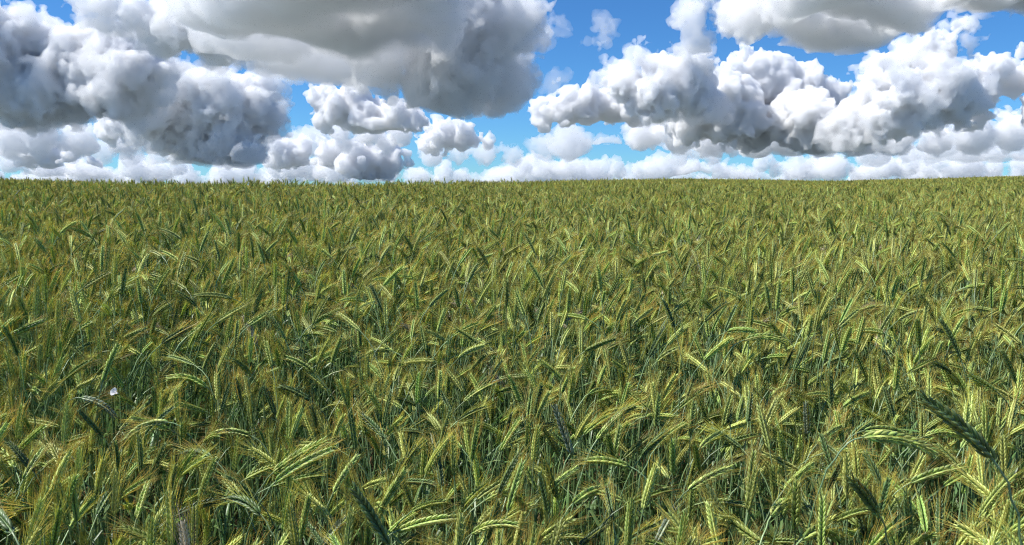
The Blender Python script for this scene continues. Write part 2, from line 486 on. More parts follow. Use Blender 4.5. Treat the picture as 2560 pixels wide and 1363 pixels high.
# ------------------------------------------------------------------ rye: materials
def plant_material(name, stops, rnd_mix, rough, spec, trans, dead=None):
    """stops: colour along the piece (attribute t); rnd_mix: (colour, share) that some plants lean to"""
    m = Nodes(name)
    a = m.n('ShaderNodeAttribute'); a.attribute_name = 't'
    g = m.n('ShaderNodeAttribute'); g.attribute_name = 'g'
    oi = m.n('ShaderNodeObjectInfo')
    ra = m.n('ShaderNodeAttribute'); ra.attribute_name = 'rnd'
    sm = m.n('ShaderNodeMath', _operation='ADD'); m.l(oi.outputs['Random'], sm.inputs[0]); m.l(ra.outputs['Fac'], sm.inputs[1])
    rf = m.n('ShaderNodeMath', _operation='FRACT'); m.l(sm.outputs[0], rf.inputs[0])
    rnd = rf.outputs[0]
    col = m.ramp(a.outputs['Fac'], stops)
    f = m.n('ShaderNodeMapRange'); f.inputs[3].default_value = 0.0; f.inputs[4].default_value = rnd_mix[1]
    m.l(rnd, f.inputs[0])
    col = m.mix(f.outputs[0], col, rnd_mix[0])
    # piece by piece lightness
    vr = m.n('ShaderNodeMapRange'); vr.inputs[3].default_value = 0.72; vr.inputs[4].default_value = 1.28
    m.l(g.outputs['Fac'], vr.inputs[0])
    m3 = m.n('ShaderNodeMath', _operation='MULTIPLY'); m3.inputs[1].default_value = 13.7; m.l(rnd, m3.inputs[0])
    f3 = m.n('ShaderNodeMath', _operation='FRACT'); m.l(m3.outputs[0], f3.inputs[0])
    r3 = m.n('ShaderNodeMapRange'); r3.inputs[3].default_value = 0.62; r3.inputs[4].default_value = 1.36; m.l(f3.outputs[0], r3.inputs[0])
    vm = m.n('ShaderNodeMath', _operation='MULTIPLY'); m.l(vr.outputs[0], vm.inputs[0]); m.l(r3.outputs[0], vm.inputs[1])
    hs = m.n('ShaderNodeHueSaturation'); m.l(vm.outputs[0], hs.inputs['Value']); m.l(col, hs.inputs['Color'])
    mu = m.n('ShaderNodeMath', _operation='MULTIPLY'); mu.inputs[1].default_value = 7.31; m.l(rnd, mu.inputs[0])
    fr = m.n('ShaderNodeMath', _operation='FRACT'); m.l(mu.outputs[0], fr.inputs[0])
    hr = m.n('ShaderNodeMapRange'); hr.inputs[3].default_value = 0.482; hr.inputs[4].default_value = 0.516
    m.l(fr.outputs[0], hr.inputs[0]); m.l(hr.outputs[0], hs.inputs['Hue'])
    col = hs.outputs[0]
    p = m.n('ShaderNodeBsdfPrincipled')
    p.inputs['Roughness'].default_value = rough
    p.inputs['Specular IOR Level'].default_value = spec
    m.l(col, p.inputs['Base Color'])
    tr = m.n('ShaderNodeBsdfTranslucent'); m.l(col, tr.inputs['Color'])
    ms = m.n('ShaderNodeMixShader'); ms.inputs[0].default_value = trans
    m.l(p.outputs[0], ms.inputs[1]); m.l(tr.outputs[0], ms.inputs[2]); m.l(ms.outputs[0], m.out.inputs['Surface'])
    return m.m

EAR = plant_material('green_husk', [(0.0, (0.14, 0.28, 0.045)), (0.55, (0.28, 0.44, 0.08)), (1.0, (0.67, 0.71, 0.23))], ((0.69, 0.70, 0.22), 0.70), 0.42, 0.5, 0.18)
AWN = plant_material('golden_awn', [(0.0, (0.42, 0.51, 0.10)), (0.4, (0.70, 0.62, 0.14)), (1.0, (0.82, 0.56, 0.15))], ((0.57, 0.62, 0.12), 0.6), 0.38, 0.5, 0.42)
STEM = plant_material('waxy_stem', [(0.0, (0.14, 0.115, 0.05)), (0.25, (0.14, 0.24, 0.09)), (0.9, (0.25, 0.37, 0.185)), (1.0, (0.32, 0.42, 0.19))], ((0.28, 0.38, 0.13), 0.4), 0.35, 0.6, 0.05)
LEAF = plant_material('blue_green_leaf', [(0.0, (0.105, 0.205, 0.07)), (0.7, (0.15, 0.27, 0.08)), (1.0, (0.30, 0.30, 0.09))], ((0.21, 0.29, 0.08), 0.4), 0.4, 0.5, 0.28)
DRY = plant_material('dry_leaf', [(0.0, (0.30, 0.19, 0.08)), (1.0, (0.36, 0.23, 0.10))], ((0.42, 0.30, 0.16), 0.6), 0.6, 0.3, 0.3)
HUSK_DEAD = plant_material('bleached_husk', [(0.0, (0.56, 0.48, 0.34)), (1.0, (0.74, 0.67, 0.50))], ((0.66, 0.60, 0.38), 0.5), 0.5, 0.5, 0.2)
AWN_DEAD = plant_material('bleached_awn', [(0.0, (0.55, 0.45, 0.32)), (1.0, (0.60, 0.45, 0.28))], ((0.6, 0.5, 0.35), 0.3), 0.5, 0.5, 0.25)
HUSK_SHADED = plant_material('shaded_husk', [(0.0, (0.07, 0.135, 0.042)), (0.6, (0.12, 0.20, 0.06)), (1.0, (0.24, 0.31, 0.12))], ((0.16, 0.22, 0.08), 0.4), 0.42, 0.5, 0.1)  # darker husk: shade of ears turned from the sun put into its colour
PETAL = plant_material('white_petal', [(0.0, (0.80, 0.74, 0.74)), (1.0, (0.85, 0.84, 0.82))], ((0.85, 0.8, 0.8), 0.2), 0.6, 0.3, 0.35)

# ------------------------------------------------------------------ rye: geometry
class Geo:
    def __init__(self): self.V, self.Q, self.T, self.t, self.g, self.n = [], [], [], [], [], 0
    def add(self, V, Q=None, T=None, t=None, g=0.5):
        V = np.asarray(V, float)
        if Q is not None and len(Q): self.Q.append(np.asarray(Q) + self.n)
        if T is not None and len(T): self.T.append(np.asarray(T) + self.n)
        self.V.append(V); self.t.append(np.broadcast_to(np.asarray(t, float), (len(V),))); self.g.append(np.full(len(V), g))
        self.n += len(V)
    def arrays(self):
        F = ([np.concatenate(self.Q)] if self.Q else []) + ([np.concatenate(self.T)] if self.T else [])
        return np.concatenate(self.V), F, np.concatenate(self.t), np.concatenate(self.g)
    def mesh(self, name, mat):
        V, F, t, g = self.arrays()
        me = mesh_from(name, V, F, None, {'t': t, 'g': g})
        me.materials.append(mat)
        return me

def unit(v): return v / (np.linalg.norm(v, axis=-1, keepdims=True) + 1e-12)

def frames(P, ref):
    T = unit(np.gradient(P, axis=0))
    N = unit(ref - (T * ref).sum(-1, keepdims=True) * T)
    return T, N, np.cross(T, N)

def tube(geo, P, r, sides, t, g, ref=np.array([0.3, 0.9, 0.2]), closed_tip=True):
    P = np.asarray(P, float); n = len(P)
    T, N, B = frames(P, ref)
    a = np.linspace(0, 2 * np.pi, sides, endpoint=False)
    r = np.broadcast_to(np.asarray(r, float), (n,))
    V = P[:, None] + r[:, None, None] * (np.cos(a)[None, :, None] * N[:, None] + np.sin(a)[None, :, None] * B[:, None])
    i = np.arange(n - 1)[:, None] * sides; j = np.arange(sides)[None]; jn = (j + 1) % sides
    Q = np.stack([i + j, i + jn, i + sides + jn, i + sides + j], -1).reshape(-1, 4)
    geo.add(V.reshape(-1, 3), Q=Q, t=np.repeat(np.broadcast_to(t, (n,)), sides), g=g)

FR_Z = np.array([0.0, 0.22, 0.55, 0.85, 1.0]); FR_R = np.array([0.15, 0.8, 1.0, 0.55, 0.08])
FR_Z4 = np.array([0.0, 0.32, 0.72, 1.0]); FR_R4 = np.array([0.2, 0.95, 0.85, 0.08])
def floret(geo, base, axis, side, L, w, th, g, k=6, Z=FR_Z, Rr=FR_R):
    """one husk: a fat pointed scale"""
    axis = unit(axis); side = unit(side - np.dot(side, axis) * axis); up = np.cross(axis, side)
    a = np.linspace(0, 2 * np.pi, k, endpoint=False)
    ring = np.cos(a)[:, None] * side * w + np.sin(a)[:, None] * up * th
    V = (base + Z[:, None, None] * axis * L + Rr[:, None, None] * ring[None]).reshape(-1, 3)
    i = np.arange(len(Z) - 1)[:, None] * k; j = np.arange(k)[None]; jn = (j + 1) % k
    Q = np.stack([i + j, i + jn, i + k + jn, i + k + j], -1).reshape(-1, 4)
    geo.add(V, Q=Q, t=np.repeat(Z, k), g=g)

def make_ear(P, rng, roll, nodes=22, fat=1.0, awn_len=0.045, awn_r=0.00035, split=False, spread=1.0):
    """P: polyline of the rachis, base to tip. Returns the husk geometry (or a list, one per husk pair) and the awn geometry"""
    P = np.asarray(P, float)
    seg = np.concatenate([[0], np.cumsum(np.linalg.norm(np.diff(P, axis=0), axis=1))])
    L = seg[-1]
    T, N, B = frames(P, np.array([0.12, 0.25, 0.95]) if abs(unit(P[-1] - P[0])[2]) < 0.85 else np.array([0.9, 0.4, 0.1]))
    husk, awn, rach = Geo(), Geo(), Geo()
    pieces = []
    tube(rach, P, np.linspace(0.0016, 0.0006, len(P)), 4, 0.2, 0.4)
    for k in range(nodes):
        s = (k + 0.3) / nodes
        c = s * L * 0.94
        p = np.array([np.interp(c, seg, P[:, i]) for i in range(3)])
        tt = unit(np.array([np.interp(c, seg, T[:, i]) for i in range(3)]))
        nn = unit(np.array([np.interp(c, seg, N[:, i]) for i in range(3)])); bb = np.cross(tt, nn)
        u = math.cos(roll) * nn + math.sin(roll) * bb
        w = -math.sin(roll) * nn + math.cos(roll) * bb
        sd = 1 if k % 2 == 0 else -1
        env = (0.62 + 0.38 * math.sin(math.pi * min(1, (s + 0.12) * 0.95))) * fat      # slimmer at both ends
        gg = rng.uniform(0.15, 0.85)
        geo = Geo() if split else husk
        for e in (-1, 1):
            out = u * sd * 0.85 + w * e * 0.65
            ax = tt * 1.0 + out * 0.29 * rng.uniform(0.8, 1.2)
            b0 = p + (u * sd * 0.0018 + w * e * 0.0022) * env
            FL = L / nodes * 3.3 * rng.uniform(0.92, 1.08) * (0.85 + 0.15 * env)
            floret(geo, b0, ax, w * 1.0 + u * 0.35 * e, FL, 0.0029 * env, 0.0023 * env, np.clip(gg + rng.uniform(-0.15, 0.15), 0, 1), *(() if split else (5, FR_Z4, FR_R4)))
            tip = b0 + unit(ax) * FL * 0.97
            if rng.random() < 0.93:
                al = awn_len * rng.uniform(0.65, 1.15) * (0.7 + 0.5 * math.sin(math.pi * min(1, 0.15 + s)))
                ad = unit(tt + out * (0.15 + 0.15 * rng.random()) * spread + rng.normal(0, 0.05, 3))
                cur = out * rng.uniform(-0.06, 0.14) + np.array([0, 0, -0.05])
                A = np.array([tip - unit(ax) * 0.002, tip + ad * al * 0.5 + cur * al * 0.18, tip + ad * al + cur * al * 0.6])
                tube(awn, A, [awn_r, awn_r * 0.8, awn_r * 0.35], 3, [0, 0.5, 1], rng.uniform(0.1, 0.9))
        if split: pieces.append(geo)
    return (rach, pieces, awn) if split else (husk, rach, awn)

def blade(P, width, rng, twist=0.6, ref=None):
    geo = Geo()
    P = np.asarray(P, float); n = len(P)
    T, N, B = frames(P, ref if ref is not None else np.array([0.2, 0.1, 1.0]))
    s = np.linspace(0, 1, n)
    tw = twist * s + rng.uniform(-0.5, 0.5)
    side = np.cos(tw)[:, None] * B + np.sin(tw)[:, None] * N
    upn = np.cross(T, side)
    w = width * np.clip(np.minimum(0.55 + 1.6 * s, 1.0) * (1 - s ** 2.2), 0.03, 1)
    V = np.stack([P - side * w[:, None] / 2 + upn * w[:, None] * 0.12, P, P + side * w[:, None] / 2 + upn * w[:, None] * 0.12], 1)
    i = np.arange(n - 1)[:, None] * 3; j = np.arange(2)[None]
    Q = np.stack([i + j, i + j + 1, i + 4 + j, i + 3 + j], -1).reshape(-1, 4)
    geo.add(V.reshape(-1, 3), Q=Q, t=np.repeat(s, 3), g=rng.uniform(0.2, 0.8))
    return geo

def leaf_curve(root, az, L, el0, el1, n=7):
    s = np.linspace(0, 1, n)
    el = el0 + (el1 - el0) * s ** 1.4
    d = np.stack([np.cos(el) * math.cos(az), np.cos(el) * math.sin(az), np.sin(el)], 1) * (L / (n - 1))
    return root + np.concatenate([[[0, 0, 0]], np.cumsum(d[:-1], 0)])

def stem_geo(P, rng, r=0.0016):
    g = Geo()
    n = len(P)
    P = np.array(P, float)
    P[1:-2] += rng.normal(0, 0.0016, (max(n - 3, 0), 3))
    tube(g, P, np.linspace(r * 1.15, r * 0.75, n), 5, np.linspace(0, 1, n), rng.uniform(0.25, 0.75))
    return g

def random_plant(rng, H, theta, curl, earL, low=False):
    """a plant bending towards +X. theta: angle of the ear from upright at its foot; curl: more bend along the ear"""
    lean = rng.uniform(0.02, 0.10)
    neck = rng.uniform(0.14, 0.24)
    s = np.concatenate([np.linspace(0, H - neck, 5), np.linspace(H - neck, H, 7)[1:], H + np.linspace(0, earL, 8)[1:]])
    f1 = np.clip((s - (H - neck)) / neck, 0, 1)
    f2 = np.clip((s - H) / earL, 0, 1)
    ang = lean * np.clip(s / 0.4, 0, 1) + (theta - lean) * f1 ** 1.6 + curl * f2
    ds = np.diff(s); am = 0.5 * (ang[1:] + ang[:-1])
    x = np.concatenate([[0], np.cumsum(np.sin(am) * ds)]); z = np.concatenate([[0], np.cumsum(np.cos(am) * ds)])
    yw = 0.012 * np.sin(s * rng.uniform(2, 5) + rng.uniform(0, 6)) * np.clip(s / 0.3, 0, 1)
    P = np.stack([x, yw - yw[0], z], 1)
    stem = stem_geo(P[:11], rng)
    husk, rach, awn = make_ear(P[10:], rng, rng.uniform(0, math.pi), nodes=int(rng.integers(19, 25)), fat=rng.uniform(0.82, 1.0), awn_len=rng.uniform(0.034, 0.050))
    leaves = []
    nl = 3
    for k in range(nl):
        h = H * (0.30 + 0.19 * k) + rng.uniform(-0.04, 0.04)
        p = np.array([np.interp(h, s, P[:, i]) for i in range(3)])
        leaves.append((blade(leaf_curve(p, rng.uniform(0, 6.28), rng.uniform(0.16, 0.26), rng.uniform(1.0, 1.3), rng.uniform(-0.9, 0.5)), rng.uniform(0.007, 0.011), rng, rng.uniform(-1, 1)), k == 0 and rng.random() < 0.6))
    return dict(stem=stem, husk=husk, rach=rach, awn=awn, leaves=leaves, P=P, ear0=P[10], ear1=P[-1])

def plant_arrays(pl, low=True):
    V, F, t, g, mi, n = [], [], [], [], [], 0
    parts = [(pl['stem'], 0), (pl['husk'], 1), (pl['rach'], 0), (pl['awn'], 2)] + [(l, 4 if d else 3) for l, d in pl['leaves']]
    for geo, m_ in parts:
        v, f, tt, gg = geo.arrays()
        for q in f: F.append(q + n); mi.append(np.full(len(q), m_))
        V.append(v); t.append(tt); g.append(gg); n += len(v)
    return np.concatenate(V), np.concatenate(F), np.concatenate(mi), np.concatenate(t), np.concatenate(g)

CROP_MATS = [STEM, EAR, AWN, LEAF, DRY, HUSK_DEAD, AWN_DEAD]
def crop_mesh(name, arrs, rnd, dead=False):
    V, F, mi, t, g, r, n = [], [], [], [], [], [], 0
    for (v, f, m_, tt, gg), rr in zip(arrs, rnd):
        V.append(v); F.append(f + n); mi.append(m_); t.append(tt); g.append(gg); r.append(np.full(len(v), rr)); n += len(v)
    mi = np.concatenate(mi)
    if dead: mi = np.where(mi == 1, 5, np.where(mi == 2, 6, mi))
    me = mesh_from(name, np.concatenate(V), [np.concatenate(F)], mi, {'t': np.concatenate(t), 'g': np.concatenate(g), 'rnd': np.concatenate(r)})
    for mt in CROP_MATS: me.materials.append(mt)
    return me

# ------------------------------------------------------------------ variants of the plant
rngv = np.random.default_rng(77)
NV = 26
variants = []
for k in range(NV):
    q = (k + 0.5) / NV
    theta = math.radians(6 + 74 * q ** 1.5) + rngv.uniform(-0.1, 0.1)
    curl = rngv.uniform(0.0, 0.55) * (0.3 + q)
    variants.append(random_plant(rngv, 1.0, theta, curl, rngv.uniform(0.072, 0.097)))
proto_col = bpy.data.collections.new('rye_variants')
var_arr = [plant_arrays(pl) for pl in variants]
n_proto = 0
def add_proto(me):
    global n_proto
    o = bpy.data.objects.new('variant_%03d' % n_proto, me)
    proto_col.objects.link(o)
    n_proto += 1
for k in range(NV): add_proto(crop_mesh('rye_variant', [var_arr[k]], [0.0]))
for k in range(3): add_proto(crop_mesh('rye_variant', [var_arr[2 + 6 * k]], [0.0], True))      # a few bleached dead plants

# ------------------------------------------------------------------ where the plants stand
rngf = np.random.default_rng(11)
def smooth_field(x, y, sc, ph):
    return (np.sin(x / sc + ph) * np.cos(y / sc * 1.3 + ph * 2) + np.sin((x + y) / sc * 0.7 + ph * 3) + np.cos((x - 1.7 * y) / sc * 0.5 + ph)) / 3
def habit(x, y, d):
    """bend direction, height and variant of plants: most ears bend to +X, a third the other way or off the line"""
    n = len(x)
    wind = smooth_field(x, y, 0.9, 1.3) * 0.6 + smooth_field(x, y, 0.25, 4.1) * 0.5
    u = rngf.random(n)
    azb = np.where(u < 0.56, rngf.normal(0.15, 0.75, n), np.where(u < 0.86, rngf.normal(math.pi - 0.3, 0.75, n), rngf.uniform(0, 2 * math.pi, n))) + wind * 0.7
    hgt = rngf.normal(0.985, 0.08, n)
    hgt = np.where(rngf.random(n) < 0.015, hgt + rngf.uniform(0.03, 0.10, n), hgt)
    hgt = np.clip(hgt, 0.74, 1.15) * CANOPY / 1.03
    var = (np.clip(rngf.beta(1.0, 1.15, n) + wind * 0.15, 0, 0.999) * NV).astype(int)
    return azb, hgt, var

# patches of many plants for everything past the front rows
PATCH, NPATCH = 0.30, 13
for k in range(NPATCH):
    npl = 36
    gx, gy = np.meshgrid(np.arange(6), np.arange(6))
    px_ = ((gx.ravel() + rngf.random(npl)) / 6 - 0.5) * PATCH * 1.06; py_ = ((gy.ravel() + rngf.random(npl)) / 6 - 0.5) * PATCH * 1.06
    a_, h_, v_ = habit(px_ + 7.7 * k, py_ + 3.1 * k, None)
    arrs = []
    for q in range(npl):
        v, f, m_, t, g = var_arr[v_[q]]
        c, s_ = math.cos(a_[q]), math.sin(a_[q])
        R = np.array([[c, -s_, 0], [s_, c, 0], [0, 0, 1]])
        tl = rngf.normal(0, 0.045, 2)
        w = (v * h_[q]) @ R.T
        w[:, 0] += tl[0] * w[:, 2] + px_[q]; w[:, 1] += tl[1] * w[:, 2] + py_[q]
        dd_ = rngf.random() < 0.004
        arrs.append((w, f, np.where(m_ == 1, 5, np.where(m_ == 2, 6, m_)) if dd_ else m_, t, g))
    add_proto(crop_mesh('rye_patch', arrs, rngf.random(npl)))

R_NEAR = 2.7
def crest(az):
    return np.interp(PW / 2 + FPX * np.tan(np.clip(az, -0.78, 0.78)) / CP, SKYLINE[:, 0], SKYLINE[:, 2])
# front rows: single plants
nn_ = int(0.5 * (R_NEAR ** 2 - 0.55 ** 2) * 2.2 * 360)
r_ = np.sqrt(rngf.uniform(0.55 ** 2, R_NEAR ** 2, nn_)); a_ = rngf.uniform(-1.25, 0.95, nn_)
XY = np.stack([r_ * np.sin(a_), r_ * np.cos(a_)], 1)
XY = XY[XY[:, 1] > 0.1]
d = np.hypot(XY[:, 0], XY[:, 1])
n = len(XY)
azb, hgt, var = habit(XY[:, 0], XY[:, 1], d)
hgt = np.where(d < 2.2, np.minimum(hgt, 1.05), hgt)
gz = ground_height(XY[:, 0], XY[:, 1])
tilt = rngf.normal(0, 0.045, (n, 2))
dead = rngf.random(n) < 0.003
# behind them: patches on a jittered grid up to just past the crest
GXp, GYp = np.meshgrid(np.arange(-70, 70, PATCH), np.arange(0.2, 88, PATCH))
PX, PY = GXp.ravel(), GYp.ravel()
pa = np.arctan2(PX, PY); pd = np.hypot(PX, PY)
ok = (pd > R_NEAR + 0.02) & (pd < crest(pa) * 1.25 + 2.0) & (pa > np.interp(pd, [3, 8, 30], [-1.1, -0.82, -0.70])) & (pa < np.interp(pd, [3, 8, 30], [0.9, 0.76, 0.67]))
ok &= (pd < 26) | (rngf.random(len(pd)) < 0.72)
PX = PX[ok] + rngf.normal(0, 0.02, ok.sum()); PY = PY[ok] + rngf.normal(0, 0.02, ok.sum())
PZ = ground_height(PX, PY)
PROT = rngf.normal(0, 0.45, len(PX)); PSZ = rngf.normal(1.0, 0.02, len(PX)) * (1 + 0.035 * smooth_field(PX, PY, 1.7, 2.2)); PVAR = NV + 3 + rngf.integers(0, NPATCH, len(PX))

def ear_points(i):
    pl = variants[var[i]]
    c, s_ = math.cos(azb[i]), math.sin(azb[i])
    R = np.array([[c, -s_, 0], [s_, c, 0], [0, 0, 1]])
    o = np.array([XY[i, 0], XY[i, 1], gz[i]])
    return o + (R @ (pl['ear0'] * hgt[i])), o + (R @ (pl['ear1'] * hgt[i]))

# ------------------------------------------------------------------ ears that stand out in the photograph: foot and tip of the ear in photograph pixels
# (foot x, foot y, tip x, tip y, look, sag, distance or None)
LANDMARKS = [
 (2485, 1154, 2301, 993, 'shaded', 0.06, 0.92), (2198, 1288, 2127, 1197, 'shaded', 0.03, 1.12), (2159, 1077, 2269, 1092, 'green', 0.12, None),
 (2156, 1094, 2340, 1134, 'green', 0.10, 1.35), (2275, 1208, 2411, 1167, 'green', 0.05, None), (2307, 1093, 2414, 1098, 'green', 0.14, None),
 (2349, 1358, 2349, 1244, 'shaded', 0.0, None), (2106, 1019, 2174, 981, 'green', 0.05, None),
 (1210, 1253, 1312, 1277, 'green', 0.30, 1.45), (992, 1328, 1149, 1294, 'green', 0.06, None), (1179, 1335, 1295, 1314, 'green', 0.12, None),
 (948, 1284, 1013, 1175, 'green', 0.03, None), (972, 1366, 880, 1216, 'shaded', 0.02, 1.0), (1431, 1141, 1386, 1015, 'silver', 0.02, None),
 (1251, 1131, 1302, 1046, 'green', 0.02, None), (1492, 1100, 1553, 1036, 'green', 0.05, None), (1471, 985, 1533, 980, 'green', 0.1, None),
 (1577, 1168, 1465, 1151, 'green', 0.08, None), (1431, 1260, 1499, 1223, 'green', 0.06, None), (1247, 1083, 1166, 1053, 'green', 0.06, None),
 (1132, 1036, 1098, 968, 'shaded', 0.0, None), (965, 1100, 904, 1036, 'shaded', 0.03, None), (1159, 1005, 1227, 961, 'green', 0.05, None),
 (1342, 1355, 1434, 1297, 'green', 0.05, None), (1641, 1355, 1689, 1270, 'silver', 0.03, None), (1532, 1304, 1515, 1216, 'shaded', 0.0, None),
 (655, 1290, 560, 1253, 'shaded', 0.16, None), (628, 1090, 530, 1085, 'green', 0.12, None), (421, 1056, 316, 1100, 'green', 0.16, None),
 (683, 1182, 822, 1100, 'green', 0.04, 1.45), (689, 1205, 829, 1124, 'green', 0.05, 1.42), (533, 1148, 455, 1138, 'shaded', 0.1, None),
 (166, 1134, 98, 1148, 'green', 0.10, None), (58, 1199, 105, 1124, 'green', 0.03, None), (119, 1277, 37, 1280, 'shaded', 0.12, None),
 (340, 1301, 370, 1206, 'green', 0.03, None), (812, 1363, 859, 1301, 'silver', 0.03, None), (204, 995, 289, 1043, 'silver', 0.14, None),
 (520, 971, 418, 947, 'green', 0.16, None), (340, 1015, 292, 992, 'green', 0.05, None), (258, 1094, 197, 1026, 'shaded', 0.02, None),
 (778, 1002, 700, 965, 'shaded', 0.06, None), (644, 863, 609, 791, 'dead', 0.02, 2.6), (381, 818, 407, 834, 'dead', 0.15, None),
 (1020, 695, 1020, 652, 'dead', 0.0, None), (1720, 1226, 1832, 1168, 'green', 0.06, None), (2019, 1090, 2015, 1005, 'silver', 0.02, None),
 (1988, 1325, 1992, 1206, 'green', 0.02, None), (2005, 1348, 2094, 1355, 'green', 0.18, None), (2043, 1110, 2104, 1066, 'green', 0.06, None),
 (1749, 1121, 1801, 1083, 'green', 0.06, None), (1927, 992, 1975, 965, 'green', 0.06, None), (1927, 1291, 1975, 1253, 'green', 0.08, None),
 (30, 1330, -40, 1262, 'shaded', 0.05, 1.05), (2545, 700, 2560, 640, 'silver', 0.02, None), (2190, 870, 2205, 815, 'dead', 0.03, None),
 (1640, 905, 1700, 868, 'green', 0.08, None), (985, 880, 915, 888, 'green', 0.14, None), (1860, 850, 1965, 855, 'green', 0.12, None),
]
LOOK = {'green': (EAR, AWN), 'shaded': (HUSK_SHADED, AWN), 'silver': (plant_material('silvery_husk', [(0.0, (0.20, 0.26, 0.15)), (0.6, (0.32, 0.38, 0.24)), (1.0, (0.48, 0.50, 0.34))], ((0.3, 0.34, 0.2), 0.3), 0.4, 0.5, 0.12), AWN),
        'dead': (HUSK_DEAD, AWN_DEAD)}
LOOK_WORD = {'green': 'yellow green', 'shaded': 'dark green', 'silver': 'silvery green', 'dead': 'bleached white'}

UNITS = 'zero one two three four five six seven eight nine ten eleven twelve thirteen fourteen fifteen sixteen seventeen eighteen nineteen'.split()
TENS = '. . twenty thirty forty fifty sixty seventy eighty ninety'.split()
def spell(v, half=False):
    v = max(0, min(99, int(v))) if half else max(0, min(99, int(round(v))))
    w = UNITS[v] if v < 20 else TENS[v // 10] + ('-' + UNITS[v % 10] if v % 10 else '')
    return w + '-point-five' if half else w

def describe(word, E0, E1, used):
    a, b_ = project(E0)[0], project(E1)[0]
    dx, dy = b_[0] - a[0], b_[1] - a[1]
    sl = math.degrees(math.atan2(-dy, abs(dx) + 1e-6))
    side = 'right' if dx > 0 else 'left'
    if sl > 72: pose = 'standing upright'
    elif sl > 22: pose = 'leaning %s' % side
    elif sl > -12: pose = 'bent level %s' % side
    else: pose = 'nodding down %s' % side
    mx, my = (a[0] + b_[0]) / 2 / PW * 100, (a[1] + b_[1]) / 2 / PH * 100
    for half in (False, True):
        lab = '%s rye ear %s, %s percent across, %s percent down' % (word, pose, spell(mx, half), spell(my, half))
        if lab not in used: break
    used.add(lab)
    return lab

used_labels = set()
lm_boxes = []

def child(name, me, parent):
    o = bpy.data.objects.new(name, me)
    o.parent = parent
    root_col.objects.link(o)
    return o

def plant_root(loc, label, rot=(0, 0, 0), scale=1.0):
    e = bpy.data.objects.new('rye_plant', None)
    e.empty_display_size = 0.05
    e.location = loc; e.rotation_euler = rot; e.scale = (scale,) * 3
    root_col.objects.link(e)
    tag(e, label, 'rye', 'rye plants in the front of the field')
    return e

def landmark(k, x0, y0, x1, y1, look, sag, dist):
    rng = np.random.default_rng(900 + k)
    down = -(ray((x0 + x1) / 2, (y0 + y1) / 2)[2])
    dd = dist
    if dd is None:
        dd = 1.2
        for _ in range(12):
            p_ = at(x0, y0, dd)
            gh = float(ground_height(p_[0], p_[1]))
            dd = (CAM_Z - (gh + 1.03)) / max(down, 0.02)
            dd = min(max(dd, 0.9), 9.0)
        dd *= rng.uniform(0.92, 1.02)
    E0 = at(x0, y0, dd); E1 = at(x1, y1, dd)
    lp = np.linalg.norm(E1 - E0)
    if lp > 0.125 and dist is None:
        dd *= 0.125 / lp; E0 = at(x0, y0, dd); E1 = at(x1, y1, dd); lp = np.linalg.norm(E1 - E0)
    if lp < 0.092:
        dep = math.sqrt(0.092 ** 2 - lp ** 2) * (1 if rng.random() < 0.6 else -0.7)
        E1 = at(x1, y1, dd + dep)
    L = np.linalg.norm(E1 - E0)
    ear_dir = unit(E1 - E0)
    # ear: gentle arch, bowed upwards
    q = np.linspace(0, 1, 9)[:, None]
    up = np.array([0, 0, 1.0]) - ear_dir * ear_dir[2]
    E = E0 + (E1 - E0) * q + up * (4 * sag * L * q * (1 - q)) * 0.9
    t0 = unit(E[1] - E[0])
    horiz = np.array([t0[0], t0[1], 0])
    back = horiz * rng.uniform(0.12, 0.2)
    root = E0 - back
    root[2] = float(ground_height(root[0], root[1])) - 0.01
    H = E0[2] - root[2]
    c1 = root + np.array([0, 0, H * 0.66]); c2 = E0 - t0 * 0.11
    tq = np.concatenate([np.linspace(0, 0.6, 6), np.linspace(0.66, 1, 9)])[:, None]
    S_ = (1 - tq) ** 3 * root + 3 * (1 - tq) ** 2 * tq * c1 + 3 * (1 - tq) * tq ** 2 * c2 + tq ** 3 * E0
    label = describe(LOOK_WORD[look], E[0], E[-1], used_labels)
    base = plant_root(root, label)
    husk_m, awn_m = LOOK[look]
    child('stem', stem_geo(S_ - root, rng, 0.0017).mesh('stem', STEM), base)
    rach, pieces, awn = make_ear(E - root, rng, rng.uniform(0, math.pi), nodes=int(rng.integers(19, 24)), fat=rng.uniform(0.95, 1.15) * (L / 0.10) ** 0.5,
                                 awn_len=rng.uniform(0.04, 0.056), split=True)
    ear = child('ear', rach.mesh('rachis', STEM), base)
    for pc in pieces: child('spikelet', pc.mesh('spikelet', husk_m), ear)
    tag(child('beard', awn.mesh('beard', awn_m), ear), kind='stuff')
    for j_ in range(2):
        h = rng.uniform(0.3, 0.62)
        p = np.array([np.interp(h, tq[:, 0], S_[:, i]) for i in range(3)]) - root
        child('leaf', blade(leaf_curve(p, rng.uniform(0, 6.28), rng.uniform(0.16, 0.25), 1.2, rng.uniform(-0.6, 0.6)), rng.uniform(0.007, 0.011), rng).mesh('leaf', LEAF), base)
    a, b_ = project(E[0])[0], project(E[-1])[0]
    lm_boxes.append(((a[:2] + b_[:2]) / 2, np.hypot(*(a[:2] - b_[:2])), a[2], a[:2], b_[:2]))

for k, lm in enumerate(LANDMARKS): landmark(k, *lm)

